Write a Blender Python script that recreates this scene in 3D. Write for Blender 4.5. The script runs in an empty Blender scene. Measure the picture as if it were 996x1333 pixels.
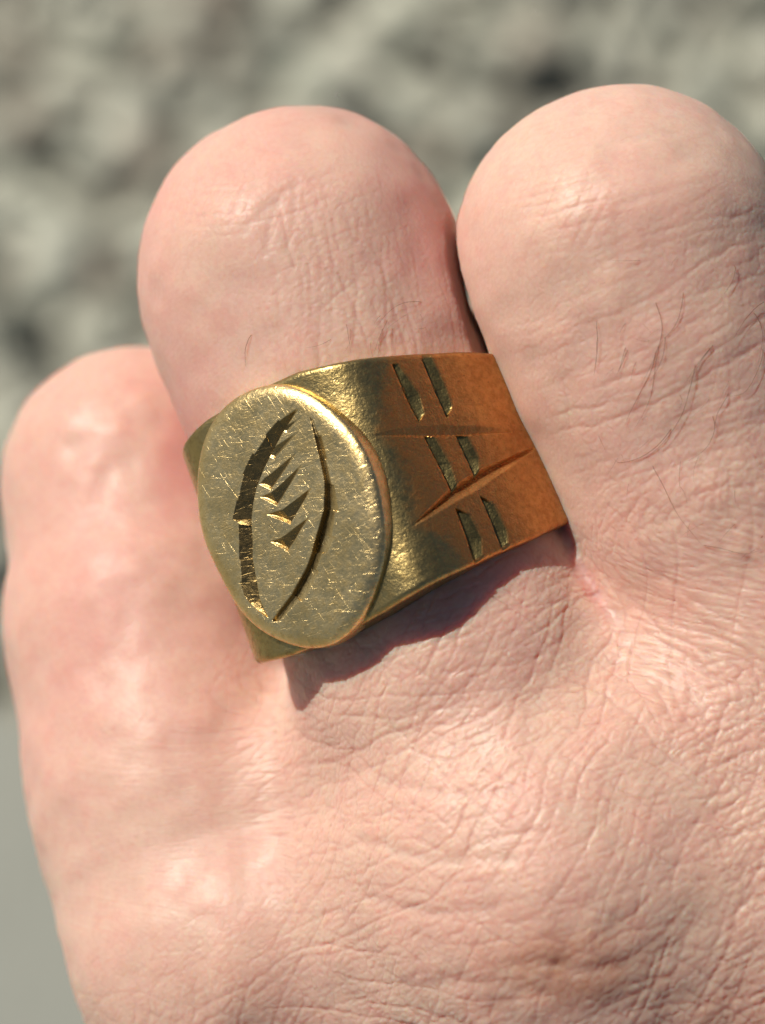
import bpy, math, random
import numpy as np
from mathutils import Vector, Matrix, noise as mnoise

# ------------------------------------------------------------------ camera, sky, sun
# Hand frame (mm): X right, Y along the raised fingers, Z out of the back of the hand.
D = 200.0                      # camera distance from the ring axis, mm
SC = 20.0                      # photo pixels per mm at z = 0
PITCH = math.radians(58)       # camera looks down on the hand and the gravel
HAND_H = 0.57                  # height of the hand above the gravel, m
Xh = Vector((1, 0, 0))
Zh = Vector((0, -math.cos(PITCH), math.sin(PITCH)))
Yh = Zh.cross(Xh)
W = Matrix(((Xh.x, Yh.x, Zh.x, 0), (Xh.y, Yh.y, Zh.y, 0), (Xh.z, Yh.z, Zh.z, HAND_H), (0, 0, 0, 1)))

scene = bpy.context.scene
cam_d = bpy.data.cameras.new('camera')
cam = bpy.data.objects.new('camera', cam_d)
scene.collection.objects.link(cam)
cam.matrix_world = W @ Matrix.Translation((0, 0, D / 1000))
cam_d.sensor_fit = 'VERTICAL'
cam_d.sensor_height = 36.0
cam_d.lens = 36.0 * D / (1333 / SC)
cam_d.clip_start = 0.005
cam_d.clip_end = 200
cam_d.dof.use_dof = True
cam_d.dof.focus_distance = (D - 9.5) / 1000
cam_d.dof.aperture_fstop = cam_d.lens / 4.8
scene.camera = cam
scene.render.resolution_x, scene.render.resolution_y = 765, 1024

SUN = Vector((-0.51, 0.665, 0.545)).normalized()      # towards the sun, hand frame
sun_w = (W.to_3x3() @ SUN).normalized()
sl = bpy.data.lights.new('sun', 'SUN')
sl.energy = 5.0
sl.angle = math.radians(0.8)
sl.color = (1.0, 0.93, 0.82)
so = bpy.data.objects.new('sun', sl)
scene.collection.objects.link(so)
so.rotation_euler = sun_w.to_track_quat('Z', 'Y').to_euler()
so.location = (0, 0, 3)
world = bpy.data.worlds.new('World')
scene.world = world
world.use_nodes = True
wn = world.node_tree.nodes
sky = wn.new('ShaderNodeTexSky')
sky.sky_type = 'NISHITA'
sky.sun_disc = False
sky.sun_elevation = math.asin(sun_w.z)
sky.air_density = 0.75
sky.dust_density = 1.0
sky.ozone_density = 0.4
sky.sun_rotation = math.atan2(sun_w.x, sun_w.y)
world.node_tree.links.new(sky.outputs[0], wn['Background'].inputs[0])
wn['Background'].inputs[1].default_value = 0.05
scene.view_settings.view_transform = 'Standard'
scene.view_settings.look = 'None'
scene.view_settings.exposure = 0.1
scene.view_settings.gamma = 1.0
scene.render.engine = 'CYCLES'
scene.cycles.use_denoising = True
scene.cycles.max_bounces = 6
scene.cycles.diffuse_bounces = 3
scene.cycles.use_adaptive_sampling = True
scene.cycles.adaptive_threshold = 0.015
random.seed(4)
rng = np.random.default_rng(4)

# ------------------------------------------------------------------ helpers
def P(px, py, z):
    f = (D - z) / D / SC
    return np.array(((px - 498) * f, (666.5 - py) * f, z))

def ray(px, py):
    d = np.array(((px - 498) / SC, (666.5 - py) / SC, -D))
    return np.array((0, 0, D)), d / np.linalg.norm(d)

def smooth01(x, a, b):
    t = np.clip((x - a) / (b - a), 0, 1)
    return t * t * (3 - 2 * t)

def mesh_obj(name, verts, faces, mat, parent=None, smooth=True):
    me = bpy.data.meshes.new(name)
    verts = np.asarray(verts, dtype=np.float32)
    if isinstance(faces, np.ndarray):
        n, k = faces.shape
        me.vertices.add(len(verts)); me.vertices.foreach_set('co', verts.ravel())
        me.loops.add(n * k); me.loops.foreach_set('vertex_index', faces.ravel().astype(np.int32))
        me.polygons.add(n)
        me.polygons.foreach_set('loop_start', np.arange(0, n * k, k, dtype=np.int32))
        me.update(calc_edges=True)
    else:
        me.from_pydata(verts.tolist(), [], faces)
    if smooth:
        me.polygons.foreach_set('use_smooth', np.ones(len(me.polygons), dtype=bool))
    me.validate()
    o = bpy.data.objects.new(name, me)
    scene.collection.objects.link(o)
    if mat: me.materials.append(mat)
    if parent: o.parent = parent
    return o

def attr(o, name, data, typ):
    a = o.data.attributes.new(name, typ, 'POINT')
    key = {'FLOAT': 'value', 'FLOAT_VECTOR': 'vector', 'FLOAT_COLOR': 'color'}[typ]
    a.data.foreach_set(key, np.asarray(data, dtype=np.float32).ravel())

class NT:
    """small node-tree builder"""
    def __init__(s, name):
        s.m = bpy.data.materials.new(name); s.m.use_nodes = True
        s.t = s.m.node_tree; s.n = s.t.nodes; s.bsdf = s.n['Principled BSDF']
    def put(s, sock, v):
        if isinstance(v, bpy.types.NodeSocket): s.t.links.new(v, sock)
        elif isinstance(v, (tuple, list)) and sock.type == 'RGBA' and len(v) == 3: sock.default_value = (*v, 1)
        else: sock.default_value = v
    def node(s, typ, ins=(), **props):
        nd = s.n.new(typ)
        for k, v in props.items(): setattr(nd, k, v)
        for k, v in dict(ins).items(): s.put(nd.inputs[k], v)
        return nd
    def math(s, op, a, b=0.0, c=None):
        nd = s.n.new('ShaderNodeMath'); nd.operation = op
        s.put(nd.inputs[0], a); s.put(nd.inputs[1], b)
        if c is not None: s.put(nd.inputs[2], c)
        return nd.outputs[0]
    def vmath(s, op, a, b=(0, 0, 0)):
        nd = s.n.new('ShaderNodeVectorMath'); nd.operation = op
        s.put(nd.inputs[0], a); s.put(nd.inputs[1], b)
        return nd.outputs[0]
    def ramp(s, x, lo, hi, a=0.0, b=1.0, smooth=True):
        nd = s.n.new('ShaderNodeMapRange'); nd.interpolation_type = 'SMOOTHSTEP' if smooth else 'LINEAR'
        for k, v in zip(('Value', 'From Min', 'From Max', 'To Min', 'To Max'), (x, lo, hi, a, b)): s.put(nd.inputs[k], v)
        return nd.outputs[0]
    def noise(s, v, scale, detail=2, rough=0.5, dist=0.0):
        return s.node('ShaderNodeTexNoise', {'Vector': v, 'Scale': scale, 'Detail': detail, 'Roughness': rough, 'Distortion': dist})
    def mix(s, f, a, b, mode='MIX'):
        nd = s.n.new('ShaderNodeMix'); nd.data_type = 'RGBA'; nd.blend_type = mode
        s.put(nd.inputs[0], f); s.put(nd.inputs[6], a); s.put(nd.inputs[7], b)
        return nd.outputs[2]
    def attr(s, name):
        return s.node('ShaderNodeAttribute', attribute_name=name)
    def set(s, **k):
        for a, v in k.items(): s.put(s.bsdf.inputs[a.replace('_', ' ')], v)

# ------------------------------------------------------------------ materials
def skin_material():
    T = NT('skin')
    tn = T.node('ShaderNodeSeparateColor', {0: T.attr('tint').outputs['Color']})
    cr = T.attr('crease').outputs['Fac']
    obj = T.node('ShaderNodeTexCoord').outputs['Object']
    mm = T.vmath('MULTIPLY', obj, (1000, 1000, 1000))
    fine = T.noise(mm, 5.5, 2, 0.6).outputs[0]
    bump = T.node('ShaderNodeBump', {'Height': fine, 'Distance': 0.001, 'Strength': 0.034})
    n1 = T.noise(mm, 0.16, 3, 0.6).outputs[0]
    n2 = T.noise(T.vmath('ADD', mm, (31, 5, 17)), 0.55, 3, 0.62).outputs[0]
    col = T.mix(T.ramp(n1, 0.35, 0.66), (0.600, 0.398, 0.324), (0.602, 0.430, 0.340))
    col = T.mix(T.ramp(n2, 0.42, 0.72, 0, 0.5), col, (0.570, 0.318, 0.258))
    n3 = T.noise(mm, 2.3, 2, 0.6).outputs[0]
    col = T.mix(T.ramp(n3, 0.35, 0.75, 0, 0.30), col, (0.52, 0.285, 0.235))
    col = T.mix(T.math('MULTIPLY', tn.outputs[0], 0.6), col, (0.60, 0.235, 0.215))
    col = T.mix(T.math('MULTIPLY', tn.outputs[1], T.ramp(n2, 0.3, 0.6, 0.25, 0.6)), col, (0.46, 0.21, 0.11))
    col = T.mix(T.math('MULTIPLY', tn.outputs[2], 0.45), col, (0.64, 0.45, 0.34))
    col = T.mix(T.math('MULTIPLY', cr, 0.38), col, (0.50, 0.23, 0.165))
    rgh = T.math('ADD', T.ramp(n2, 0.3, 0.7, 0.38, 0.49), T.math('MULTIPLY', fine, 0.08))
    T.set(Base_Color=col, Roughness=rgh, Subsurface_Weight=1.0, Subsurface_Scale=0.0022,
          Subsurface_Radius=(1.0, 0.34, 0.18), IOR=1.42, Specular_IOR_Level=0.38, Normal=bump.outputs[0])
    return T.m

def brass_material():
    T = NT('brass')
    obj = T.node('ShaderNodeTexCoord').outputs['Object']
    mm = T.vmath('MULTIPLY', obj, (1000, 1000, 1000))
    cm = T.node('ShaderNodeSeparateColor', {0: T.attr('metal').outputs['Color']})
    copper, cut, face = cm.outputs[0], cm.outputs[1], cm.outputs[2]
    n1 = T.noise(mm, 0.5, 4, 0.6).outputs[0]
    n2 = T.noise(T.vmath('ADD', mm, (11, 3, 8)), 2.2, 4, 0.65).outputs[0]
    n3 = T.noise(mm, 7.0, 3, 0.6).outputs[0]
    brass = T.mix(T.ramp(n1, 0.35, 0.68), (0.82, 0.62, 0.30), (0.68, 0.50, 0.22))
    brass = T.mix(T.ramp(n2, 0.48, 0.68, 0, 0.55), brass, (0.46, 0.33, 0.13))
    brass = T.mix(T.ramp(n3, 0.56, 0.72, 0, 0.2), brass, (0.36, 0.24, 0.085))
    dull = T.mix(T.ramp(n2, 0.4, 0.7), (0.36, 0.27, 0.10), (0.24, 0.175, 0.065))
    brass = T.mix(T.math('MULTIPLY', T.math('SUBTRACT', 1.0, face), 0.8), brass, dull)
    cop = T.mix(T.ramp(n2, 0.35, 0.7), (0.60, 0.30, 0.10), (0.44, 0.20, 0.062))
    cop = T.mix(T.ramp(n3, 0.60, 0.72, 0, 0.7), cop, (0.22, 0.095, 0.035))
    edge = T.ramp(T.math('ADD', copper, T.math('MULTIPLY', T.math('SUBTRACT', n2, 0.5), 0.6)), 0.15, 0.85)
    col = T.mix(edge, brass, cop)
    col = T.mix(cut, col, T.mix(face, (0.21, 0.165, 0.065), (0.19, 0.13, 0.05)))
    # fine wear scratches in several directions
    def scratch(deg, axis, sx, sy, lo, hi, seed):
        r = T.node('ShaderNodeVectorRotate', {'Vector': mm, 'Angle': math.radians(deg)}, rotation_type=axis).outputs[0]
        v = T.vmath('ADD', T.vmath('MULTIPLY', r, (sx, sy, sx)), (seed, seed * 2, seed * 3))
        return T.ramp(T.noise(v, 1.0, 2, 0.5, 0.7).outputs[0], lo, hi)
    s1 = scratch(20, 'Z_AXIS', 0.55, 9.0, 0.62, 0.78, 3)
    s2 = scratch(-35, 'Z_AXIS', 0.6, 11.0, 0.64, 0.78, 9)
    s3 = scratch(72, 'Z_AXIS', 0.5, 10.0, 0.65, 0.78, 15)
    s4 = scratch(4, 'Z_AXIS', 0.9, 6.0, 0.58, 0.72, 27)
    ss = T.math('ADD', T.math('ADD', s1, s4), T.math('ADD', s2, s3))
    H = T.math('MULTIPLY', ss, T.math('MULTIPLY', T.math('ADD', 0.35, face), -0.0065))
    H = T.math('ADD', H, T.math('MULTIPLY', n3, 0.020))
    H = T.math('ADD', H, T.math('MULTIPLY', n2, 0.050))
    bump = T.node('ShaderNodeBump', {'Height': H, 'Distance': 0.001, 'Strength': 1.0})
    rgh = T.math('ADD', T.ramp(n2, 0.3, 0.7, 0.30, 0.42), T.math('MULTIPLY', edge, 0.03))
    T.set(Base_Color=col, Metallic=T.math('SUBTRACT', 1.0, T.math('MULTIPLY', edge, 0.03)), Roughness=rgh, Normal=bump.outputs[0])
    return T.m

def hair_material():
    T = NT('hair_brown')
    T.set(Base_Color=(0.16, 0.075, 0.04), Roughness=0.45)
    return T.m

def gravel_material():
    T = NT('gravel_stone')
    c = T.attr('stone_colour').outputs['Color']
    n = T.noise(T.node('ShaderNodeTexCoord').outputs['Object'], 260, 3, 0.6).outputs[0]
    T.set(Base_Color=T.mix(T.ramp(n, 0.3, 0.7, 0, 0.35), c, T.mix(0.5, c, (0.12, 0.12, 0.10))), Roughness=0.9)
    return T.m

def ground_material():
    T = NT('dusty_soil')
    n = T.noise(T.node('ShaderNodeTexCoord').outputs['Object'], 40, 6, 0.7).outputs[0]
    T.set(Base_Color=T.mix(T.ramp(n, 0.3, 0.7), (0.16, 0.16, 0.13), (0.27, 0.265, 0.22)), Roughness=0.95)
    return T.m

def concrete_material():
    T = NT('concrete')
    o = T.node('ShaderNodeTexCoord').outputs['Object']
    n = T.noise(o, 9, 6, 0.7).outputs[0]
    n2 = T.noise(o, 160, 4, 0.7).outputs[0]
    c = T.mix(T.ramp(n, 0.3, 0.7), (0.235, 0.245, 0.215), (0.270, 0.278, 0.242))
    c = T.mix(T.ramp(n2, 0.3, 0.7, 0, 0.3), c, (0.20, 0.20, 0.17))
    b = T.node('ShaderNodeBump', {'Height': n2, 'Distance': 0.001})
    T.set(Base_Color=c, Roughness=0.9, Normal=b.outputs[0])
    return T.m

M_skin, M_brass, M_hair = skin_material(), brass_material(), hair_material()

# ------------------------------------------------------------------ ground
g = mesh_obj('ground', [(-30, -30, 0), (30, -30, 0), (30, 30, 0), (-30, 30, 0)], [(0, 1, 2, 3)], ground_material())
g['kind'] = 'structure'

def ground_hit(px, py):
    o, d = ray(px, py)
    o = W @ Vector(o / 1000); d = W.to_3x3() @ Vector(d)
    t = -o.z / d.z
    return o + d * t

def icosphere():
    import bmesh
    bm = bmesh.new(); bmesh.ops.create_icosphere(bm, subdivisions=2, radius=1)
    v = np.array([x.co[:] for x in bm.verts]); f = np.array([[x.index for x in q.verts] for q in bm.faces])
    bm.free(); return v, f
slab_a, slab_b = ground_hit(0, 965), ground_hit(75, 985)      # where the slab's edge shows beside the little finger
slab_dir = Vector((slab_b.x - slab_a.x, slab_b.y - slab_a.y, 0)).normalized()
slab_n = Vector((-slab_dir.y, slab_dir.x, 0))                 # towards the gravel

def build_gravel():
    iv, fi = icosphere()
    c = ground_hit(400, 420)
    V, F, C = [], [], []
    pal = np.array(((0.46, 0.47, 0.385), (0.40, 0.405, 0.335), (0.52, 0.52, 0.43), (0.34, 0.345, 0.285), (0.28, 0.25, 0.20), (0.39, 0.395, 0.33), (0.105, 0.115, 0.095), (0.33, 0.305, 0.245)))
    pr = np.array((.21, .16, .15, .1, .09, .11, .12, .06))
    pitch = 0.0145
    k = 0
    for layer in range(2):
        for i in np.arange(-0.62, 0.62, pitch):
            for j in np.arange(-0.45, 0.62, pitch):
                if layer and rng.random() < 0.55: continue
                x = c.x + i + rng.normal(0, pitch * .33); y = c.y + j + rng.normal(0, pitch * .33)
                if (Vector((x, y, 0)) - Vector((slab_a.x, slab_a.y, 0))).dot(slab_n) < 0.012: continue
                r = pitch * (0.42 + 0.42 * rng.random() ** 1.5)
                ax = np.array((1, .62 + .3 * rng.random(), .30 + .25 * rng.random())) * r
                q = Matrix.Rotation(rng.random() * 6.28, 3, 'Z') @ Matrix.Rotation(rng.normal(0, .4), 3, 'X') @ Matrix.Rotation(rng.normal(0, .4), 3, 'Y')
                ph = rng.random(3) * 6.28
                bmp = 1 + .16 * np.sin(iv @ rng.normal(0, 2.2, 3) + ph[0]) + .12 * np.sin(iv @ rng.normal(0, 3, 3) + ph[1])
                v = (iv * bmp[:, None] * ax) @ np.array(q).T + np.array((x, y, r * .3 + layer * pitch * .5))
                V.append(v); F.append(fi + k); k += len(iv)
                C.append(np.tile(np.append(pal[rng.choice(len(pal), p=pr)] * (0.85 + .3 * rng.random()), 1), (len(iv), 1)))
    o = mesh_obj('gravel', np.concatenate(V), np.concatenate(F), gravel_material())
    attr(o, 'stone_colour', np.concatenate(C), 'FLOAT_COLOR')
    o['kind'] = 'stuff'; o['label'] = 'pale grey green gravel lying in sun far below the hand'; o['category'] = 'gravel'
build_gravel()

def build_slab():
    a = Vector((slab_a.x, slab_a.y, 0))
    p = [a - slab_dir * 1.2, a + slab_dir * 1.2, a + slab_dir * 1.2 - slab_n * 0.8, a - slab_dir * 1.2 - slab_n * 0.8]
    h, b = 0.022, 0.004
    inn = []
    cc = sum(p, Vector()) / 4
    for q in p:
        d = q - cc
        inn.append(cc + Vector((d.x, d.y, 0)) * (1 - b / d.length * 1.4))
    v = [(q.x, q.y, 0) for q in p] + [(q.x, q.y, h - b) for q in p] + [(q.x, q.y, h) for q in inn]
    f = []
    for i in range(4):
        j = (i + 1) % 4
        f += [(i, j, 4 + j, 4 + i), (4 + i, 4 + j, 8 + j, 8 + i)]
    f += [(8, 9, 10, 11)]
    o = mesh_obj('pavement', v, f, concrete_material(), smooth=False)
    o['kind'] = 'structure'
build_slab()

# ------------------------------------------------------------------ hand as one signed-distance surface
def rcone(p, a, b, r1, r2):
    ba = b - a; l2 = ba @ ba; rr = r1 - r2; a2 = l2 - rr * rr; il2 = 1 / l2
    pa = p - a; y = pa @ ba; z = y - l2
    q = pa * l2 - y[:, None] * ba
    x2 = np.einsum('ij,ij->i', q, q); y2 = y * y * l2; z2 = z * z * l2
    k = np.sign(rr) * rr * rr * x2
    out = (np.sqrt(x2 * a2 * il2) + y * rr) * il2 - r1
    c1 = np.sign(z) * a2 * z2 > k
    c2 = (~c1) & (np.sign(y) * a2 * y2 < k)
    out[c1] = np.sqrt(x2[c1] + z2[c1]) * il2 - r2
    out[c2] = np.sqrt(x2[c2] + y2[c2]) * il2 - r1
    return out

def smin(a, b, k):
    h = np.maximum(k - np.abs(a - b), 0) / k
    return np.minimum(a, b) - h * h * k * 0.25

def chain(p, pts, k):
    d = None
    for (a, ra), (b, rb) in zip(pts[:-1], pts[1:]):
        e = rcone(p, np.asarray(a, float), np.asarray(b, float), ra, rb)
        d = e if d is None else smin(d, e, k)
    return d

ring_pip, ring_mcp = P(391, 366, -2.6), P(716, 1150, 3.2)
mid_pip, mid_mcp = P(811, 342, 2.2), P(1118, 1165, 2.5)
pin_pip, pin_mcp = P(180, 628, -17.5), P(306, 1258, -5.5)
ind_pip, ind_mcp = P(1225, 520, -4.0), P(1500, 1190, -6)
ax_r = (ring_mcp - ring_pip) / np.linalg.norm(ring_mcp - ring_pip)
def lerp(a, b, t): return a + (b - a) * t
def curl(pip, mid_len, dist_len, r, yd=0.12):
    dip = pip + np.array((0.02, -yd, -1.0)) * mid_len
    tip = dip + np.array((0.10, -0.93, 0.05)) * dist_len
    return [(dip, r[0]), (tip, r[1])]
F_ring = [(ring_mcp, 12.0), (lerp(ring_pip, ring_mcp, .62), 10.1), (lerp(ring_pip, ring_mcp, .36), 9.55), (lerp(ring_pip, ring_mcp, .15), 10.1), (ring_pip, 10.0)] + curl(ring_pip, 24, 19, (8.8, 7.6))
F_mid = [(mid_mcp, 12.5), (lerp(mid_pip, mid_mcp, .62), 10.0), (lerp(mid_pip, mid_mcp, .36), 9.4), (lerp(mid_pip, mid_mcp, .15), 9.9), (mid_pip, 9.85)] + curl(mid_pip, 26, 20, (9.0, 7.8))
F_pin = [(pin_mcp, 8.5), (P(275, 1130, -8.5), 10.2), (P(243, 1005, -10.5), 10.4), (P(205, 817, -14), 10.0), (pin_pip, 8.9)] + curl(pin_pip, 17, 16, (7.6, 6.6))
F_ind = [(ind_mcp, 12.2), (lerp(ind_pip, ind_mcp, .5), 10.0), (ind_pip, 9.9)] + curl(ind_pip, 22, 18, (8.6, 7.5))
wr = np.array((38.0, -92.0, -14.0))
PALM = [
    [(ring_mcp, 12.0), (wr + np.array((-6, 4, 2)), 15)],
    [(mid_mcp, 12.2), (wr + np.array((4, 6, 2)), 16)],
    [(pin_mcp, 8.4), (lerp(pin_mcp, wr, .5) + np.array((-1, 0, -5)), 12), (wr + np.array((-13, 3, -2)), 13)],
    [(ind_mcp, 11.8), (wr + np.array((12, 6, -2)), 15)],
    [(ring_mcp + np.array((-2, -8, -12)), 13), (wr + np.array((-6, 14, -8)), 16)],
    [(mid_mcp + np.array((0, -8, -14)), 14), (wr + np.array((4, 14, -8)), 16)],
    [(wr, 19), (wr + np.array((8, -30, -4)), 20)],
]
THUMB = [(wr + np.array((18, 14, -14)), 15), (np.array((64., -45., -26.)), 13), (np.array((62., -14., -34.)), 10.5), (np.array((44., 2., -40.)), 9), (np.array((30., 6., -41.)), 8)]

def f_hand(p):
    s = (p - ring_pip) @ ax_r
    dr = chain(p, F_ring, 3.0)
    dr = smin(dr, np.linalg.norm(p - P(394, 312, -3.5), axis=1) - 7.9, 3.5)
    dm = chain(p, F_mid, 3.0)
    dm = smin(dm, np.linalg.norm(p - P(822, 298, 1.0), axis=1) - 8.3, 3.5)
    dm = smin(dm, np.linalg.norm(p - P(772, 315, 1.0), axis=1) - 7.6, 3.0)
    dp = chain(p, F_pin, 3.0)
    di = chain(p, F_ind, 3.0)
    front = smooth01(p[:, 2], -14, -5)
    k_rm = 0.35 + (1.2 * smooth01(s, 21, 25) + 10.0 * smooth01(s, 24, 38)) * front
    k_rp = 0.35 + 9.5 * smooth01(s, 17, 32) * smooth01(p[:, 2], -20, -8)
    k_mi = 0.35 + 7.5 * smooth01(s, 28, 44) * front
    dpalm = None
    for c in PALM:
        e = chain(p, c, 3.0)
        dpalm = e if dpalm is None else smin(dpalm, e, 7.0)
    d = smin(dr, dp, k_rp)
    d = smin(d, dm, k_rm)
    d = np.maximum(d, 0.75 * (1 - smooth01(s, 16, 23.5)) - np.abs(dr - dm) - 0.02 - 0.4 * smooth01(s, 21, 23.5))      # the fingers touch but do not fuse
    d = smin(d, di, k_mi)
    kp = 0.5 + 7.5 * smooth01(s, 23, 38)
    d = smin(d, dpalm, kp)
    d = smin(d, chain(p, THUMB, 4.0), 0.4 + 6.0 * smooth01(s, 50, 70))
    return d

def build_hand_mesh():
    h = 0.42
    lo = np.array((-31., -62., -58.)); hi = np.array((84., 33., 20.))
    n = np.ceil((hi - lo) / h / 16).astype(int) * 16 + 1
    G = np.full(n, 1.0, np.float32)
    B = 16
    nb = (n - 1) // B
    bi = np.stack(np.meshgrid(*[np.arange(k) for k in nb], indexing='ij'), -1).reshape(-1, 3)
    cen = lo + (bi * B + B / 2) * h
    dc = f_hand(cen)
    rad = B * h * 0.5 * 1.7321 * 1.15 + 0.8
    loc = np.stack(np.meshgrid(*[np.arange(B + 1)] * 3, indexing='ij'), -1).reshape(-1, 3)
    for b, d in zip(bi, dc):
        i, j, k = b * B
        if abs(d) > rad:
            G[i:i + B + 1, j:j + B + 1, k:k + B + 1] = np.sign(d)
    near = bi[np.abs(dc) <= rad]
    for c0 in range(0, len(near), 24):
        bb = near[c0:c0 + 24]
        pts = (lo + (bb[:, None, :] * B + loc[None]) * h).reshape(-1, 3)
        v = f_hand(pts).reshape(len(bb), B + 1, B + 1, B + 1)
        for (i, j, k), q in zip(bb * B, v):
            G[i:i + B + 1, j:j + B + 1, k:k + B + 1] = q
    ins = G < 0
    cells = np.array(n) - 1
    cnt = np.zeros(cells, np.int8)
    for dx in (0, 1):
        for dy in (0, 1):
            for dz in (0, 1):
                cnt += ins[dx:dx + cells[0], dy:dy + cells[1], dz:dz + cells[2]]
    act = np.argwhere((cnt > 0) & (cnt < 8))
    idx = np.full(cells, -1, np.int32); idx[tuple(act.T)] = np.arange(len(act))
    acc = np.zeros((len(act), 3)); num = np.zeros(len(act))
    for a in range(3):
        o1, o2 = [q for q in range(3) if q != a]
        for u in (0, 1):
            for w in (0, 1):
                s0 = act.copy(); s0[:, o1] += u; s0[:, o2] += w
                s1 = s0.copy(); s1[:, a] += 1
                g0 = G[tuple(s0.T)]; g1 = G[tuple(s1.T)]
                c = (g0 < 0) != (g1 < 0)
                t = np.where(c, g0 / np.where(c, g0 - g1, 1), 0)
                pnt = s0.astype(float); pnt[:, a] += t
                acc[c] += pnt[c]; num[c] += 1
    V = lo + acc / num[:, None] * h
    quads = []
    for a in range(3):
        o1, o2 = (a + 1) % 3, (a + 2) % 3
        s0 = [slice(None)] * 3; s1 = [slice(None)] * 3
        s0[a] = slice(0, -1); s1[a] = slice(1, None)
        ch = ins[tuple(s0)] != ins[tuple(s1)]
        e = np.argwhere(ch)
        e = e[(e[:, o1] > 0) & (e[:, o2] > 0) & (e[:, o1] < cells[o1]) & (e[:, o2] < cells[o2])]
        flip = ins[tuple(e.T)]
        q = []
        for du, dv in ((-1, -1), (0, -1), (0, 0), (-1, 0)):
            c = e.copy(); c[:, o1] += du; c[:, o2] += dv
            q.append(idx[tuple(c.T)])
        q = np.stack(q, 1)
        q[~flip] = q[~flip][:, ::-1]
        quads.append(q)
    return V, np.concatenate(quads)

def normals(V, F):
    a, b, c, d = (V[F[:, i]] for i in range(4))
    fn = np.cross(c - a, d - b)
    N = np.zeros_like(V)
    for i in range(4): np.add.at(N, F[:, i], fn)
    return N / np.maximum(np.linalg.norm(N, axis=1), 1e-9)[:, None]

def grad(p, e=0.05):
    g_ = np.stack([f_hand(p + np.eye(3)[i] * e) - f_hand(p - np.eye(3)[i] * e) for i in range(3)], 1)
    return g_ / np.maximum(np.linalg.norm(g_, axis=1), 1e-9)[:, None]

def hash01(*c):
    h = np.zeros(np.broadcast(*c).shape, np.uint32)
    for i, q in enumerate(c):
        h = (h ^ (np.asarray(q).astype(np.int64).astype(np.uint32) * np.uint32((0x9E3779B1, 0x85EBCA77, 0xC2B2AE3D)[i]))) * np.uint32(0x27D4EB2F)
        h ^= h >> np.uint32(15)
    h *= np.uint32(0x2C1B3C6D); h ^= h >> np.uint32(12)
    return h.astype(np.float32) / np.float32(4294967296.0)

def vnoise(p, scale, seed=0.0):
    """smooth value noise in 3D, -1..1"""
    q = np.asarray(p, np.float64) * scale + seed * 17.31
    i = np.floor(q); f = q - i; f = f * f * f * (f * (f * 6 - 15) + 10); i = i.astype(np.int64)
    out = np.zeros(len(q))
    for a in (0, 1):
        wa = f[:, 0] if a else 1 - f[:, 0]
        for b in (0, 1):
            wb = wa * (f[:, 1] if b else 1 - f[:, 1])
            for c in (0, 1):
                out += wb * (f[:, 2] if c else 1 - f[:, 2]) * hash01(i[:, 0] + a, i[:, 1] + b, i[:, 2] + c)
    return out * 2 - 1

def noise2(x, y, seed=0):
    i, j = np.floor(x), np.floor(y); fx, fy = x - i, y - j
    fx = fx * fx * fx * (fx * (fx * 6 - 15) + 10); fy = fy * fy * fy * (fy * (fy * 6 - 15) + 10)
    i = i.astype(np.int64); j = j.astype(np.int64); k = np.int64(seed)
    h = lambda a, b: hash01(i + a, j + b, k)
    return ((h(0, 0) * (1 - fx) + h(1, 0) * fx) * (1 - fy) + (h(0, 1) * (1 - fx) + h(1, 1) * fx) * fy) * 2 - 1

def crease_lines(a, c, spacing, width, seed, warp=0.6, keep=0.0):
    """long wavering skin lines running along `a`, spaced across `c` (mm): 0 on the plateau, -1 in the line"""
    w = warp * (noise2(a * .11, c * .16, seed) * 1.3 + noise2(a * .33, c * .42, seed + 1) * .55) + .10 * noise2(a * 1.3, c * 1.3, seed + 2)
    x = c / spacing + w
    k = np.round(x)
    jit = (hash01(k, np.int64(seed), np.int64(5)) - .5) * .55
    d = np.abs(x - k - jit) * spacing
    amp = smooth01(noise2(a * .24 + k * 13.7, k * 3.1, seed + 3), -0.45 + keep, 0.35 + keep) * (.45 + .55 * hash01(k, np.int64(seed), np.int64(9)))
    return -amp * np.exp(-(d / width) ** 1.4)

def skin_cells(x, y, seed):
    """distance to the nearest cell border of a jittered grid of skin cells"""
    out = np.empty(len(x))
    for c0 in range(0, len(x), 60000):
        X, Y = x[c0:c0 + 60000], y[c0:c0 + 60000]
        i, j = np.floor(X).astype(np.int64), np.floor(Y).astype(np.int64)
        cand = []
        for a in (-1, 0, 1):
            for b in (-1, 0, 1):
                px = i + a + .12 + .76 * hash01(i + a, j + b, np.int64(seed)); py = j + b + .12 + .76 * hash01(i + a, j + b, np.int64(seed + 1))
                cand.append((px - X, py - Y))
        cx = np.stack([q[0] for q in cand]); cy = np.stack([q[1] for q in cand])
        dd = cx * cx + cy * cy
        n = np.argmin(dd, 0); r = np.arange(len(X))
        nx, ny = cx[n, r], cy[n, r]
        ex, ey = cx - nx, cy - ny; L = np.sqrt(ex * ex + ey * ey)
        e = np.where(L > 1e-6, ((cx + nx) * .5 * ex + (cy + ny) * .5 * ey) / np.maximum(L, 1e-6), 9)
        out[c0:c0 + 60000] = e.min(0)
    return out

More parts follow.
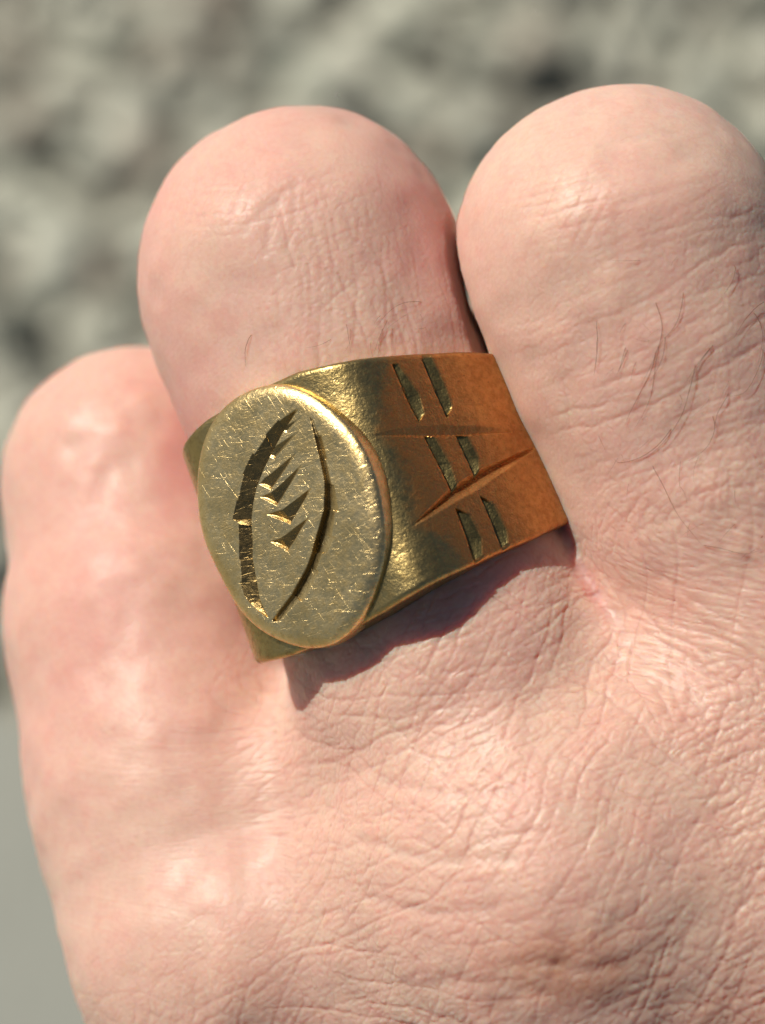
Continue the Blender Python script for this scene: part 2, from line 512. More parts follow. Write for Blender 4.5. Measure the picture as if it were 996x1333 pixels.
def refine(V, F, N, sel, k):
    """split the selected quads k x k, curved to the corner normals; the rest stay as they are"""
    Fs = F[sel]; rest = F[~sel]
    g = np.linspace(0, 1, k + 1)
    uu, vv = np.meshgrid(g, g, indexing='ij'); uu = uu.ravel(); vv = vv.ravel()
    Wt = np.stack([(1 - uu) * (1 - vv), uu * (1 - vv), uu * vv, (1 - uu) * vv], 1)
    C = V[Fs]; Nc = N[Fs]
    p = np.einsum('kc,fcd->fkd', Wt, C)
    q = np.zeros_like(p)
    for c in range(4):
        off = p - C[:, c][:, None]
        pr = p - Nc[:, c][:, None] * np.einsum('fkd,fd->fk', off, Nc[:, c])[..., None]
        q += Wt[:, c][None, :, None] * pr
    p = p * .25 + q * .75
    nn = np.einsum('kc,fcd->fkd', Wt, Nc)
    # weld shared borders by corner/edge keys
    nf = len(Fs); m = (k + 1) ** 2
    gi = np.round(uu * k).astype(int); gj = np.round(vv * k).astype(int)
    key = np.zeros((nf, m, 3), np.int64)
    for t in range(m):
        i, j = gi[t], gj[t]
        def edge(a, b, w):
            lo_, hi_ = np.minimum(Fs[:, a], Fs[:, b]), np.maximum(Fs[:, a], Fs[:, b])
            key[:, t, 0], key[:, t, 1], key[:, t, 2] = lo_, hi_, np.where(Fs[:, a] == lo_, w, k - w)
        corner = {(0, 0): 0, (k, 0): 1, (k, k): 2, (0, k): 3}.get((i, j))
        if corner is not None: key[:, t, 0] = Fs[:, corner]; key[:, t, 1] = -1
        elif j == 0: edge(0, 1, i)
        elif i == k: edge(1, 2, j)
        elif j == k: edge(3, 2, i)
        elif i == 0: edge(0, 3, j)
        else: key[:, t, 0] = np.arange(nf); key[:, t, 1] = -2 - t; key[:, t, 2] = 0
    kk = key.reshape(-1, 3)
    code = (kk[:, 0] * 2097152 + (kk[:, 1] + 4096)) * 64 + kk[:, 2]
    _, first, inv = np.unique(code, return_index=True, return_inverse=True)
    P2 = p.reshape(-1, 3)[first]; N2 = nn.reshape(-1, 3)[first]
    inv = inv.reshape(nf, m)
    ij = lambda a, b: a * (k + 1) + b
    newF = np.concatenate([np.stack([inv[:, ij(a, b)], inv[:, ij(a + 1, b)], inv[:, ij(a + 1, b + 1)], inv[:, ij(a, b + 1)]], 1) for a in range(k) for b in range(k)])
    # corner vertices are shared with the coarse rest of the mesh
    kf = kk[first]; isc = kf[:, 1] == -1
    remap = np.empty(len(P2), np.int64)
    remap[isc] = kf[isc, 0]
    remap[~isc] = len(V) + np.arange((~isc).sum())
    V2 = np.concatenate([V, P2[~isc]]); Nn = np.concatenate([N, N2[~isc]])
    return V2, np.concatenate([rest, remap[newF]]), Nn / np.maximum(np.linalg.norm(Nn, axis=1), 1e-9)[:, None]

HV, HF = build_hand_mesh()
for _ in range(2):
    d = f_hand(HV); gN = normals(HV, HF)
    HV -= gN * np.clip(d, -.3, .3)[:, None] * 0.9
HN = normals(HV, HF)
fc = HV[HF].mean(1); fn = HN[HF].mean(1)
sx = 498 + fc[:, 0] * SC * D / (D - fc[:, 2]); sy = 666.5 - fc[:, 1] * SC * D / (D - fc[:, 2])
seen = (sx > -90) & (sx < 1090) & (sy > 0) & (sy < 1420) & (fn[:, 2] > -0.25) & (fc[:, 2] > -26)
HV, HF, HN = refine(HV, HF, HN, seen, 4)

# finger-following surface coordinates, crease and tint masks
e_s = np.array((ax_r[0], ax_r[1], 0)); e_s /= np.linalg.norm(e_s)
e_t = np.array((-e_s[1], e_s[0], 0))
S = (HV - ring_pip) @ e_s
Tp = (HV - ring_pip) @ e_t
def finger_t(pip, mcp, R=10.0):
    a = (mcp - pip) / np.linalg.norm(mcp - pip)
    side = np.cross(a, (0, 0, 1.0)); side /= np.linalg.norm(side); up = np.cross(side, a)
    q = HV - pip
    off = (pip - ring_pip) @ e_t
    sgn = 1.0 if side @ e_t > 0 else -1.0
    return off + sgn * R * np.arctan2(q @ side, np.maximum(q @ up, -4) + 6) * 1.5
dists = np.stack([chain(HV, F_, 3.0) for F_ in (F_ring, F_mid, F_pin, F_ind)], 1)
fid = np.argmin(dists, 1)
ts = np.stack([finger_t(ring_pip, ring_mcp), finger_t(mid_pip, mid_mcp), finger_t(pin_pip, pin_mcp), finger_t(ind_pip, ind_mcp)], 1)
tf = ts[np.arange(len(HV)), fid]
wd = smooth01(S, 22, 36)
TT = tf * (1 - wd) + Tp * wd
st = np.stack([S - HV[:, 2] * 0.45 * (S < 0), TT, fid * 3.0 * (1 - wd) + HV[:, 2] * 0.0], 1)

def blob(px, py, rx, ry, z=8.0, ang=0.0):
    c = P(px, py, z); dx = HV[:, 0] - c[0]; dy = HV[:, 1] - c[1]
    ca, sa = math.cos(ang), math.sin(ang)
    u = (dx * ca + dy * sa) / rx; v = (-dx * sa + dy * ca) / ry
    return np.exp(-(u * u + v * v)) * (HV[:, 2] > -14)
facing = smooth01(HN[:, 2], 0.05, 0.6)
is_r, is_m, is_p = fid == 0, fid == 1, fid == 2
pinky_side = smooth01(-Tp * np.sign((pin_pip - ring_pip) @ e_t) * -1, 12, 19)
m_cross = smooth01(S, 18, 26) * (1 - 0.97 * pinky_side * (1 - smooth01(S, 33, 44))) * (0.35 + 0.65 * facing)
m_tr = np.where(is_m, smooth01(S, 2, 9) * smooth01(HN[:, 2], 0.45, 0.85), 0.0)
m_tr += 0.08 * is_p * smooth01(S, 0, 6)
m_al = np.where(is_r, blob(470, 420, 6.0, 4.8, 11) * 1.1 + blob(430, 310, 4, 3.6, 8) * .6, 0.0)
m_kn = blob(735, 275, 3.0, 2.6, 11) + np.where(is_r, blob(290, 262, 2.4, 2.0, 6), 0) + .6 * blob(420, 270, 4, 3, 6)
sub = np.flatnonzero((HN[:, 2] > -.3) & (HV[:, 2] > -27) & (np.abs(HV[:, 0]) < 34) & (HV[:, 1] > -46))
a_, c_ = st[sub, 1], st[sub, 0] + 30.0
fo = fid[sub] * 11.0 * (1 - wd[sub])
def rot(deg):
    r = math.radians(deg); ca, sa = math.cos(r), math.sin(r)
    return a_ * ca - c_ * sa + fo, a_ * sa + c_ * ca + fo
HW = np.zeros(len(sub))
tr_ = m_tr[sub]; al_ = m_al[sub]; cx_ = m_cross[sub]; kn_ = m_kn[sub]
left = smooth01(HV[sub, 0], -4, -13) * smooth01(S[sub], 34, 46)      # skin over the little finger's knuckle
right = smooth01(HV[sub, 0], 3, 12)
HW += tr_ * (.062 * crease_lines(*rot(2), 1.25, .12, 11, .35) + .04 * crease_lines(*rot(-7), .85, .12, 21, .5, .1) + .035 * crease_lines(*rot(74), 1.3, .12, 31, .5, .15))
HW += al_ * (.06 * crease_lines(*rot(83), .78, .15, 41, .45, -.1) + .05 * crease_lines(*rot(70), .62, .12, 51, .5, .05) + .03 * crease_lines(*rot(10), 1.2, .12, 61, .5, .2))
HW += kn_ * (.06 * crease_lines(*rot(-12), .55, .11, 71, .6, .1) + .05 * crease_lines(*rot(48), .7, .11, 81, .6, .15))
main = .080 * crease_lines(*rot(9), 1.10, .125, 91, .85, -.1) + .072 * crease_lines(*rot(-17), 1.20, .12, 101, .85, -.05) + .036 * crease_lines(*rot(-3), .62, .095, 111, .6, 0)
diag = .058 * crease_lines(*rot(44), 1.0, .10, 121, .6, 0) + .047 * crease_lines(*rot(-56), 1.1, .10, 131, .6, .05)
steep = .062 * crease_lines(*rot(66), .9, .12, 141, .6, -.1) + .04 * crease_lines(*rot(35), .85, .10, 151, .6, .05)
HW += cx_ * (main * (1 - .75 * left) * (1 - .25 * right) + diag * (1 + .35 * right) + steep * left)
u_, v_ = rot(18)
wx, wy = noise2(u_ * .9, v_ * .9, 7) * .5, noise2(u_ * .9, v_ * .9, 8) * .5
cell = skin_cells(u_ * 1.05 + wx, v_ * 1.75 + wy, 201)
HW += -np.exp(-(cell / .15) ** 1.3) * (.032 * cx_ + .018 * np.maximum(al_, tr_) + .012 * kn_)
cell2 = skin_cells(u_ * 2.3 + wx, v_ * 2.9 + wy, 301)
HW += -np.exp(-(cell2 / .2) ** 1.3) * (.014 * cx_ + .014 + .008 * np.maximum(np.maximum(al_, tr_), kn_))
wr_disp = np.zeros(len(HV)); wr_disp[sub] = HW
crease = np.clip(-wr_disp / .13, 0, 1)
red = blob(236, 590, 1.6, 3.0, -6) * 1.3 + .26 * is_p * (1 - smooth01(S, 20, 34)) + .35 * smooth01(S, -3, -9) + .45 * is_r * smooth01(HN @ e_t, .35, .9) * (S < 14) + .45 * is_r * smooth01(HN @ e_t, -.35, -.9) * (S < 14) + 0.5 * blob(560, 300, 2.6, 5.0, 6, .3) + 0.35 * blob(110, 800, 4, 6, -6) + 1.5 * blob(764, 758, .42, 2.1, 6, .52)
brown = blob(735, 1235, 4.2, 2.2, 9) * 1.2 + .5 * blob(930, 1330, 4, 3, 9)
pale = blob(885, 1160, 0.8, 2.2, 9, -.8) * 1.3 + .7 * blob(455, 175, 3, 2, 5) + .6 * blob(300, 1280, 3, 2.5, 4) + .5 * blob(700, 420, 2.2, 6, 12, .35)
tint = np.stack([np.clip(red, 0, 1), np.clip(brown, 0, 1), np.clip(pale, 0, 1), np.ones(len(HV))], 1)

# soft folds and lumps in the flesh itself
disp = 0.10 * vnoise(HV, 0.13, 3.0) * smooth01(S, 10, 30) + 0.10 * vnoise(HV, 0.32, 9.0)
def fold(pts, w, depth, z):
    """a soft crease pressed along a line, given as photo pixels at depth z"""
    d = np.full(len(HV), 1e9)
    q = [P(x, y, z)[:2] for x, y in pts]
    for a, b in zip(q[:-1], q[1:]):
        ab = b - a; t = np.clip(((HV[:, :2] - a) @ ab) / (ab @ ab), 0, 1)
        d = np.minimum(d, np.linalg.norm(HV[:, :2] - (a + t[:, None] * ab), axis=1))
    return -depth * np.exp(-(d / w) ** 2) * (HV[:, 2] > -16) * (HN[:, 2] > 0.0)
disp += fold([(92, 580), (115, 548), (150, 535), (200, 545)], 1.0, 0.13, -8)
disp += fold([(112, 690), (125, 645), (140, 620), (165, 600)], 0.9, 0.13, -8)
disp += fold([(85, 740), (120, 700), (150, 690)], 0.9, 0.10, -8)
disp += fold([(742, 712), (756, 742), (772, 768)], 0.45, 0.26, 6) + fold([(756, 742), (778, 778), (796, 800)], 0.5, 0.14, 6) + fold([(778, 778), (805, 812), (840, 856)], 0.5, 0.08, 8)
disp += fold([(640, 1236), (690, 1222), (740, 1232), (800, 1228)], 0.45, 0.10, 8)
disp += fold([(560, 1262), (640, 1250), (700, 1262)], 0.45, 0.09, 8)
disp += fold([(500, 1010), (580, 1022), (660, 1015)], 0.4, 0.10, 8)
disp += fold([(470, 1085), (560, 1105), (660, 1098)], 0.4, 0.12, 8)
disp += fold([(480, 1160), (560, 1170), (640, 1160)], 0.4, 0.12, 8)
disp += 0.5 * blob(300, 1275, 4.5, 5.0, 6) + 0.6 * blob(720, 1190, 6, 6, 14)
for pts_, w_, d_ in (([(318, 302), (350, 268), (387, 235)], .3, .09), ([(345, 330), (352, 290), (362, 262)], .25, .06), ([(384, 245), (382, 285), (374, 325)], .22, .06),
                     ([(270, 258), (310, 248), (340, 236)], .25, .06), ([(700, 228), (750, 200), (815, 186), (880, 178)], .3, .08), ([(690, 262), (745, 252), (790, 240)], .22, .06),
                     ([(795, 275), (850, 262), (925, 240)], .3, .06), ([(800, 278), (832, 266)], .2, .06)):
    disp += fold(pts_, w_, d_ * .5, 8)
disp += 0.07 * vnoise(HV, 0.62, 4.0)
disp += .45 * blob(290, 285, 3.2, 3.2, 4) + .35 * blob(480, 250, 3, 3, 4) + .4 * blob(735, 285, 3.2, 3.2, 8) + .35 * blob(900, 250, 3, 3, 8)
disp += wr_disp
HV += HN * disp[:, None]

hand = mesh_obj('hand', HV / 1000, HF, M_skin)
hand.matrix_world = W
attr(hand, 'crease', crease, 'FLOAT')
attr(hand, 'tint', tint, 'FLOAT_COLOR')
hand['label'] = 'fair skinned hand with curled fingers wearing a brass ring'
hand['category'] = 'hand'
hand.data.set_sharp_from_angle(angle=math.radians(62))

# ------------------------------------------------------------------ ring
TILT = math.radians(-9.5)
RC = P(517, 658, 0.0)                                   # ring centre
e_u = np.array((0.9397, 0.3420, 0.0))
e_v0 = np.array((-0.3420, 0.9397, 0.0))
e_v = e_v0 * math.cos(TILT) + np.array((0, 0, math.sin(TILT)))
e_w = np.cross(e_u, e_v)
TF = math.radians(-32)                                  # the face is turned towards the little finger
fx_, fz_ = math.cos(TF) * e_u - math.sin(TF) * e_w, math.sin(TF) * e_u + math.cos(TF) * e_w
RB = np.stack([fx_, e_v, fz_], 1)                       # ring local axes: x across face, y along finger, z out of face
def to_ring(p): return (p - RC) @ RB
ring_mat = W @ Matrix.Translation(Vector(RC / 1000)) @ Matrix(RB.tolist()).to_4x4()

R_IN, R_OUT = 9.75, 11.25
FACE_A, FACE_B, FACE_D = 6.75, 8.35, 12.75              # half width, half length, height of the oval face
BASE_D = 11.85
def half_width(dl):
    x = np.abs(np.degrees(dl))
    return np.interp(x, (0, 18, 32, 60, 90, 130, 180), (8.15, 7.95, 7.45, 6.65, 5.85, 4.6, 4.0))
def r_outer(dl):
    """outer profile of the band round the finger: a flat seat under the face, straight shoulders, round shank"""
    a = np.abs(dl)
    edge = math.atan2(FACE_A + 0.05, BASE_D)
    flat = BASE_D / np.maximum(np.cos(a), .2)
    ex, ey = FACE_A + 0.05, BASE_D
    re = math.hypot(ex, ey)
    tang = edge + math.acos(R_OUT / re)                 # angle where the shoulder line touches the shank
    line = R_OUT / np.maximum(np.cos(np.clip(tang - a, -1.4, 1.4)), .2)
    r = np.where(a < edge, flat, np.where(a < tang, line, R_OUT))
    return r

def hit_ring(px, py):
    """photo pixel -> (angle from face, y) on the outer band surface"""
    o, d = ray(px, py)
    o = to_ring(o); d = d @ RB
    t = np.linspace(D - 30, D + 5, 7000)
    p = o + t[:, None] * d
    dl = np.arctan2(p[:, 0], p[:, 2]); r = np.hypot(p[:, 0], p[:, 2])
    i = int(np.argmax(r < r_outer(dl)))
    return np.array((dl[i], p[i, 1]))
def hit_face(px, py):
    o, d = ray(px, py)
    o = to_ring(o); d = d @ RB
    t = (FACE_D - o[2]) / d[2]
    p = o + t * d
    return p[:2]

def in_poly(x, y, poly):
    ins = np.zeros(x.shape, bool); n = len(poly)
    for i in range(n):
        (x0, y0), (x1, y1) = poly[i], poly[(i + 1) % n]
        if y0 == y1: continue
        c = (y0 > y) != (y1 > y)
        ins ^= c & (x < (x1 - x0) * (y - y0) / (y1 - y0) + x0)
    return ins

WALL = 0.15
def strip_depth(x, y, deep, shallow, depths, want_floor=False):
    """chip cut between two edge lines: floor runs from the surface at `shallow` down to a steep wall at `deep`"""
    out = np.zeros(x.shape); floor = np.zeros(x.shape, bool); P_ = np.stack([x, y], -1)
    for i in range(len(deep) - 1):
        j = (0, .32, .06, .38, .12, .30, 0, .26)[i % 8] * (len(deep) > 4) * (1.4 if want_floor == 2 else .42)         # each stroke of the graver bites a little wider or narrower
        s0 = shallow[i] + (shallow[i] - deep[i]) * j; s1 = shallow[i + 1] + (shallow[i + 1] - deep[i + 1]) * j
        poly = [deep[i], deep[i + 1], s1, s0]
        m = in_poly(x, y, poly)
        if not m.any(): continue
        def dl(a, b):
            ab = np.asarray(b) - a; L = np.hypot(*ab)
            if L < 1e-6: return np.hypot(P_[m][:, 0] - a[0], P_[m][:, 1] - a[1])
            return np.abs(ab[0] * (P_[m][:, 1] - a[1]) - ab[1] * (P_[m][:, 0] - a[0])) / L
        dd, ds = dl(deep[i], deep[i + 1]), dl(s0, s1)
        wall = np.clip(dd / WALL, 0, 1)
        out[m] = np.maximum(out[m], depths[i] * ds / np.maximum(dd + ds, 1e-6) * wall)
        floor[m] |= (dd > WALL * .8) if want_floor != 2 else (dd < .55 * ds)
    return (out, floor) if want_floor else out

def c1(x, y): return (220 + .3302 * x, 440 + .3302 * y)     # readings from an enlarged crop, back to photo pixels
def c2(x, y): return (440 + .3614 * x, 440 + .3614 * y)

face_cuts = []      # (deep edge, shallow edge, depths)
L_sh = [c1(*q) for q in ((508, 272), (430, 325), (380, 385), (335, 460), (300, 545), (275, 640), (258, 718), (280, 735), (277, 880), (284, 962), (312, 1045), (392, 1114))]
L_dp = [c1(*q) for q in ((508, 276), (445, 372), (402, 452), (375, 510), (350, 585), (334, 650), (327, 715), (326, 745), (328, 870), (345, 955), (358, 1030), (394, 1112))]
face_cuts.append((L_dp, L_sh, (.36, .42, .40, .47, .43, .48, .44, .47, .42, .36, .28)))
R_sh = [c1(*q) for q in ((545, 272), (590, 385), (612, 480), (634, 580), (650, 682), (634, 782), (606, 850), (578, 915), (512, 1030), (436, 1112))]
R_dp = [c1(*q) for q in ((543, 278), (572, 392), (592, 480), (608, 575), (610, 675), (584, 770), (562, 850), (540, 900), (480, 1010), (398, 1118))]
face_cuts.append((R_dp, R_sh, (.24, .30, .34, .38, .46, .46, .42, .40, .34)))
def chevron(A, Bc, Cc, back, depth):
    """triangular chip: deep along the lower right V, floor rising to the back edge"""
    face_cuts.append(([c1(*A), c1(*Bc), c1(*Cc)], [c1(*A), c1(*back), c1(*Cc)], (depth, depth)))
chevron((385, 460), (412, 474), (512, 366), (400, 434), .22)
chevron((358, 578), (400, 598), (502, 450), (380, 548), .26)
chevron((362, 628), (424, 662), (527, 492), (402, 610), .28)
chevron((385, 696), (478, 734), (560, 590), (446, 676), .32)
chevron((440, 362), (462, 372), (520, 310), (452, 348), .14)
chevron((398, 803), (466, 840), (556, 704), (440, 788), .30)
FC = [([hit_face(*q) for q in a], [hit_face(*q) for q in b], c) for a, b, c in face_cuts]
f_mid = hit_face(385, 672)

def face_depth(x, y):
    d = np.zeros(x.shape); tar_shade = np.zeros(x.shape)
    for i, (a, b, c) in enumerate(FC):
        e, fl = strip_depth(x, y, a, b, c, 2 if i == 1 else 1)
        tar_shade = np.maximum(tar_shade, (fl & (e > .004)) * (.95, 1.0, .8, .85, .9, .9, .9, .9)[i])  # tarnish plus painted shade on facets turned from the sun; lit walls left bright
        d = np.maximum(d, e)
    return d, tar_shade

def build_face(parent):
    NA, NR = 760, 210
    ang = np.linspace(0, 2 * math.pi, NA, endpoint=False)
    rows = []; dep = []
    ca, sa = np.cos(ang), np.sin(ang)
    rim = 1.05
    for k in range(NR + 1):
        f = k / NR
        x = ca * (FACE_A - rim) * f; y = sa * (FACE_B - rim) * f
        d, tar_shade = face_depth(x, y) if f < .985 else (np.zeros(NA), np.zeros(NA))
        z = FACE_D - d - 0.10 * f * f
        rows.append(np.stack([x, y, z], 1)); dep.append(tar_shade)
    for k in range(1, 15):                                    # worn round rim, then the side wall
        q = k / 14 * math.pi / 2
        x = ca * (FACE_A - rim + rim * math.sin(q)); y = sa * (FACE_B - rim + rim * math.sin(q))
        rows.append(np.stack([x, y, np.full(NA, FACE_D - 0.10 - rim * .52 * (1 - math.cos(q)))], 1)); dep.append(np.zeros(NA))
    for zz, grow in ((BASE_D + .05, .03), (BASE_D - .5, .05), (BASE_D - 1.2, -.1)):
        rows.append(np.stack([ca * (FACE_A + grow), sa * (FACE_B + grow), np.full(NA, zz)], 1)); dep.append(np.zeros(NA))
    V = np.concatenate(rows); dep = np.concatenate(dep)
    i = np.arange(NA); j = (i + 1) % NA
    F = np.concatenate([np.stack([k * NA + i, (k + 1) * NA + i, (k + 1) * NA + j, k * NA + j], 1) for k in range(1, len(rows) - 1)])
    wob = 0.06 * vnoise(V, 0.35, 5.0)
    V[:, 2] += wob
    V[:, :2] *= (1 + 0.012 * np.sin(3 * np.arctan2(V[:, 1], V[:, 0]) + 1) + 0.006 * np.sin(7 * np.arctan2(V[:, 1], V[:, 0])))[:, None]
    cap = [V[:NA].mean(0)]
    V = np.concatenate([V, cap]); 
    # centre fan as degenerate-free quads' triangles is avoided: ring 1 is tiny, close it with quads to the centre
    c = len(V) - 1
    fan = np.stack([np.full(NA // 2, c), NA + i[::2], NA + j[::2], NA + (j[::2] + 1) % NA], 1)
    F = np.concatenate([F, fan])
    o = mesh_obj('face', V / 1000, F, M_brass, parent)
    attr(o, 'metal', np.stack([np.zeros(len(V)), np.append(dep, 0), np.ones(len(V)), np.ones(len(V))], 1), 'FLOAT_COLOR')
    o['label'] = 'oval face engraved with a pointed leaf outline and chevron cuts'
    o.data.set_sharp_from_angle(angle=math.radians(40))
    return o

side_cuts = [
    ([(193, 96), (245, 215), (290, 302)], [(205, 92), (287, 200), (313, 268)], (.26, .30)),
    ([(298, 72), (345, 190), (391, 290)], [(332, 72), (382, 175), (412, 242)], (.28, .32)),
    ([(308, 355), (355, 450), (407, 562)], [(342, 357), (397, 452), (432, 535)], (.28, .32)),
    ([(423, 352), (458, 430), (491, 504)], [(462, 357), (502, 432), (510, 485)], (.28, .30)),
    ([(418, 613), (458, 715), (497, 828)], [(470, 640), (512, 720), (522, 802)], (.28, .30)),
    ([(508, 568), (552, 670), (596, 778)], [(556, 604), (603, 695), (616, 748)], (.28, .30)),
]
def to_arc(q):
    h = hit_ring(*c2(*q)); return np.array((h[0] * 12.0, h[1]))
SCUT = [([to_arc(q) for q in a], [to_arc((q[0] + 9 * (k < 2), q[1])) for k, q in enumerate(b)], (c[0] * 1.15, c[1] * 1.15)) for a, b, c in side_cuts]
N1 = [to_arc(q) for q in ((140, 350), (300, 352), (450, 348), (625, 340))]
N2 = [to_arc(q) for q in ((275, 668), (410, 560), (540, 480), (705, 398))]
COP = [to_arc(q) for q in ((195, 68), (180, 120), (165, 240), (150, 345), (215, 400), (262, 540), (285, 680), (390, 715), (470, 810), (500, 838))]
COP_Y = np.array([q[1] for q in COP]); COP_X = np.array([q[0] for q in COP])
o_ = np.argsort(COP_Y); COP_Y, COP_X = COP_Y[o_], COP_X[o_]

def line_d(x, y, pts):
    d = np.full(x.shape, 1e9); tt = np.zeros(x.shape); side = np.zeros(x.shape)
    n = len(pts) - 1
    for i, (a, b) in enumerate(zip(pts[:-1], pts[1:])):
        ab = b - a; L2 = ab @ ab
        t = np.clip(((x - a[0]) * ab[0] + (y - a[1]) * ab[1]) / L2, 0, 1)
        e = np.hypot(x - a[0] - t * ab[0], y - a[1] - t * ab[1])
        m = e < d
        d = np.where(m, e, d); tt = np.where(m, (i + t) / n, tt)
        side = np.where(m, np.sign(ab[0] * (y - a[1]) - ab[1] * (x - a[0])), side)
    return d, tt, side

def side_relief(dl, y):
    """cuts on one shoulder, mirrored on the other; returns (depth, cut mask, copper mask)"""
    x = np.abs(dl) * 12.0
    d = np.zeros(x.shape)
    for a, b, c in SCUT: d = np.maximum(d, strip_depth(x, y, a, b, c))
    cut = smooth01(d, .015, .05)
    e, t, sd = line_d(x, y, N1)
    w = 0.06 + 0.22 * np.sin(np.clip(t, 0, 1) * math.pi)
    n1 = 0.20 * np.clip(1 - e / np.where(sd > 0, w * 2.2, w * .45), 0, 1) * np.sin(np.clip(t * .94 + .03, 0, 1) * math.pi) ** .6
    e, t, sd = line_d(x, y, N2)
    w = 0.08 + 0.46 * np.sin(np.clip(t, 0, 1) * math.pi)
    n2 = 0.46 * np.clip(1 - e / np.where(sd > 0, w * .75, w * 1.25), 0, 1) ** 1.2 * np.sin(np.clip(t * .94 + .03, 0, 1) * math.pi) ** .7
    d = np.maximum(d, np.maximum(n1, n2))
    bx = np.interp(y, COP_Y, COP_X)
    cop = smooth01(x - bx, -1.3, 1.0)
    return d, cut, cop

def build_band(parent):
    # denser round the decorated shoulders
    a1 = np.linspace(-math.radians(112), math.radians(112), 700)
    a2 = np.linspace(math.radians(112), math.radians(248), 70)[1:-1]
    ang = np.concatenate([a1, a2]); ang = np.where(ang > math.pi, ang - 2 * math.pi, ang)
    NA = len(ang); NV = 230
    hw = half_width(ang); ro = r_outer(ang)
    # soften the shoulder profile
    k = np.array([1, 4, 6, 4, 1.]) / 16
    for _ in range(420): ro = np.convolve(np.concatenate([ro[-2:], ro, ro[:2]]), k, 'valid')
    rows, A, C, Q = [], [], [], []
    bev = 0.38
    for q in np.linspace(-1, 1, NV):
        y = q * (hw - bev)
        d, cut, cop = side_relief(ang, y)
        r = ro - d
        rows.append((r, y)); C.append(cut); Q.append(cop)
    for k_ in range(1, 6):
        b = k_ / 5 * math.pi / 2
        rows.append((ro - bev * (1 - math.cos(b)) - d * (1 - k_ / 5), hw - bev + bev * math.sin(b))); C.append(cut * 0); Q.append(cop)
    ri = np.full(NA, R_IN)
    rows.append((ri + .25, hw)); rows.append((ri + .05, hw - .12)); 
    for q in np.linspace(.9, -.9, 9): rows.append((ri - .12 * (1 - q * q), q * hw))
    rows.append((ri + .05, -hw + .12)); rows.append((ri + .25, -hw))
    d, cut, cop0 = side_relief(ang, -(hw - bev))
    for k_ in range(5, 0, -1):
        b = k_ / 5 * math.pi / 2
        rows.append((ro - bev * (1 - math.cos(b)) - d * (1 - k_ / 5), -(hw - bev + bev * math.sin(b))))
    n = len(rows)
    while len(C) < n: C.append(np.zeros(NA)); Q.append(cop0)
    V = np.concatenate([np.stack([r * np.sin(ang), y, r * np.cos(ang)], 1) for r, y in rows])
    i = np.arange(NA); j = (i + 1) % NA
    F = []
    for k_ in range(n):
        m = (k_ + 1) % n
        F.append(np.stack([k_ * NA + i, k_ * NA + j, m * NA + j, m * NA + i], 1))
    F = np.concatenate(F)
    N = normals(V, F)
    V += N * (0.05 * vnoise(V, 0.4, 2.0))[:, None]
    o = mesh_obj('band', V / 1000, F, M_brass, parent)
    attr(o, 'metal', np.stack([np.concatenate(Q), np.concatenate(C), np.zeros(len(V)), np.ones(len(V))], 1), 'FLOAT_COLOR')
    o['label'] = 'wide tapering band with copper brown sides and paired slanting cuts'
    o.data.set_sharp_from_angle(angle=math.radians(40))
    return o

ring = bpy.data.objects.new('ring', None)
scene.collection.objects.link(ring)
ring.empty_display_size = 0.01
ring.matrix_world = ring_mat
ring['label'] = 'engraved brass signet ring with oval face worn on the finger'
ring['category'] = 'ring'
band = build_band(ring)
face = build_face(ring)

# ------------------------------------------------------------------ hairs on the fingers
def skin_point(px, py):
    o, d = ray(px, py)
    t = D - 30
    p = (o + d * t)[None]
    for _ in range(60):
        s_ = f_hand(p)[0]
        p = p + d * s_ * .9
        if abs(s_) < .01: break
    return p[0]

def hair(pts, r=0.028, lift=0.12):
    q = [skin_point(*c) for c in pts]
    # smooth through the points
    path = []
    for i in range(len(q) - 1):
        p0, p1, p2, p3 = q[max(i - 1, 0)], q[i], q[i + 1], q[min(i + 2, len(q) - 1)]
        for t in np.linspace(0, 1, 6, endpoint=False):
            path.append(.5 * (2 * p1 + (p2 - p0) * t + (2 * p0 - 5 * p1 + 4 * p2 - p3) * t * t + (3 * p1 - p0 - 3 * p2 + p3) * t ** 3))
    path = np.array(path + [q[-1]])
    n = len(path)
    g_ = grad(path)
    f = np.linspace(0, 1, n)
    d_ = f_hand(path)
    path = path - g_ * d_[:, None] + g_ * (-.15 + (lift + .15) * np.sin(np.clip(f * 5, 0, 1) * math.pi / 2))[:, None]
    V, Fc = [], []
    for i in range(n):
        tg = path[min(i + 1, n - 1)] - path[max(i - 1, 0)]; tg /= np.linalg.norm(tg)
        a = np.cross(tg, g_[i]); a /= np.linalg.norm(a); b = np.cross(tg, a)
        rr = r * (1 - .75 * f[i] ** 1.5)
        for k in range(5):
            V.append(path[i] + rr * (a * math.cos(k * 1.2566) + b * math.sin(k * 1.2566)))
    for i in range(n - 1):
        for k in range(5):
            l = (k + 1) % 5
            Fc.append((i * 5 + k, i * 5 + l, i * 5 + 5 + l, i * 5 + 5 + k))
    o = mesh_obj('hair', np.array(V) / 1000, Fc, M_hair, hand)
    return o
def c4(x, y): return (560 + .4378 * x, 90 + .4376 * y)
def c8(x, y): return (680 + .3901 * x, 440 + .3901 * y)
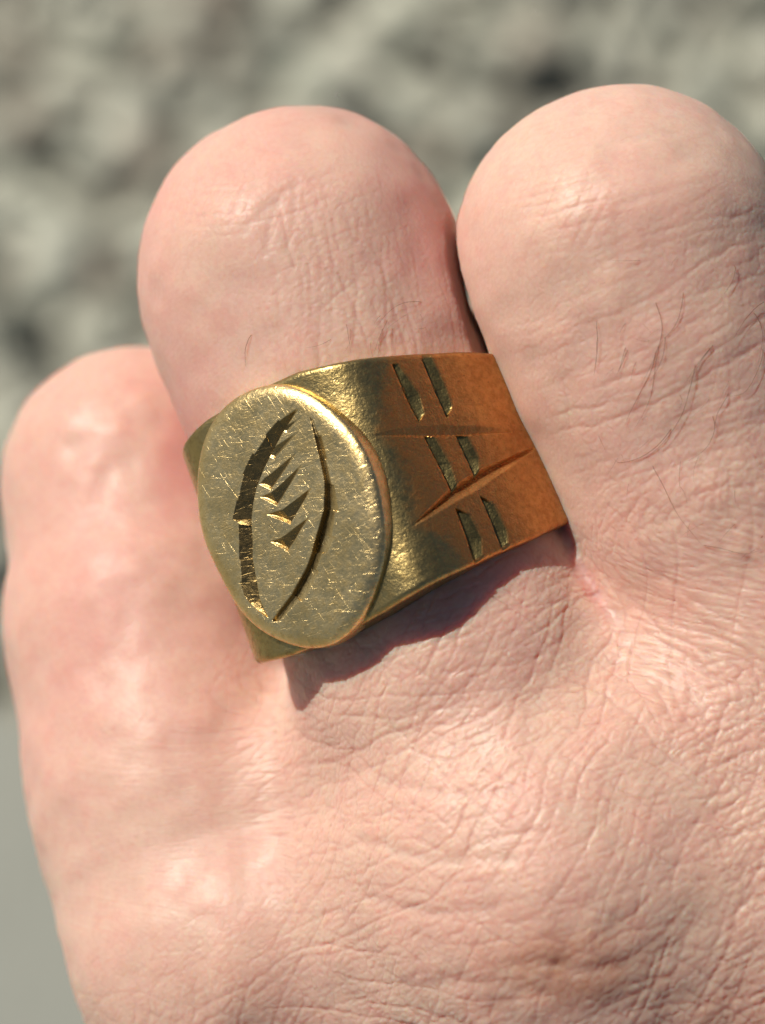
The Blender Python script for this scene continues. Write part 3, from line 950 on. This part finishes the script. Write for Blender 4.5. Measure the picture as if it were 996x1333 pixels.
for pts in (
    [c8(460, 0), c8(445, 90), c8(430, 190), c8(400, 260), c8(375, 300)],
    [c8(450, 30), c8(430, 110), c8(395, 180), c8(355, 260), c8(345, 290)],
    [c8(250, 0), c8(250, 60), c8(243, 115)],
    [c8(580, 80), c8(560, 160), c8(530, 260), c8(470, 350), c8(400, 410)],
    [c8(500, 300), c8(450, 360), c8(390, 400), c8(330, 415), c8(310, 405)],
    [c8(635, 255), c8(640, 310), c8(610, 370), c8(555, 410)],
    [c8(430, 420), c8(470, 490), c8(520, 590), c8(600, 690)],
    [c8(600, 690), c8(660, 700), c8(740, 720), c8(800, 705)],
    [c8(805, 30), c8(780, 110), c8(740, 180), c8(690, 195)],
    [c8(640, 20), c8(600, 70), c8(555, 150)],
    [c8(345, 30), c8(330, 90), c8(318, 120)],
    [c8(690, 180), c8(650, 250), c8(640, 300)],
    [c8(810, 640), c8(780, 700), c8(760, 715)],
    [c4(495, 745), c4(500, 820), c4(490, 910)],
    [c4(670, 690), c4(690, 770), c4(670, 850), c4(630, 935)],
    [c4(755, 660), c4(735, 750), c4(690, 810), c4(660, 860)],
    [c4(905, 580), c4(895, 630), c4(870, 670)],
    [c4(835, 825), c4(800, 870), c4(760, 930)],
    [c4(960, 720), c4(985, 790), c4(970, 880)],
    [c4(996, 690), c4(965, 710), c4(930, 750), c4(900, 800)],
    [c4(700, 790), c4(690, 860), c4(655, 930)],
    [c4(590, 830), c4(570, 880), c4(560, 900)],
    [(553, 393), (525, 395), (505, 407), (488, 428)],
    [(327, 435), (320, 455), (321, 478)],
    [(505, 415), (493, 440), (486, 462)],
):
    hair(pts, r=random.uniform(.012, .020), lift=random.uniform(.06, .2))
for _ in range(36):                                        # short pale down between the longer hairs
    x0, y0 = (random.uniform(770, 985), random.uniform(330, 720)) if random.random() < .8 else (random.uniform(430, 560), random.uniform(380, 450))
    an = random.gauss(2.0, .45); L = random.uniform(14, 42); k = random.gauss(0, .5)
    pts = [(x0, y0)]
    for i in range(3):
        x0 += math.cos(an) * L / 3; y0 += math.sin(an) * L / 3; an += k / 3
        pts.append((x0, y0))
    hair(pts, r=random.uniform(.006, .011), lift=random.uniform(.05, .15))
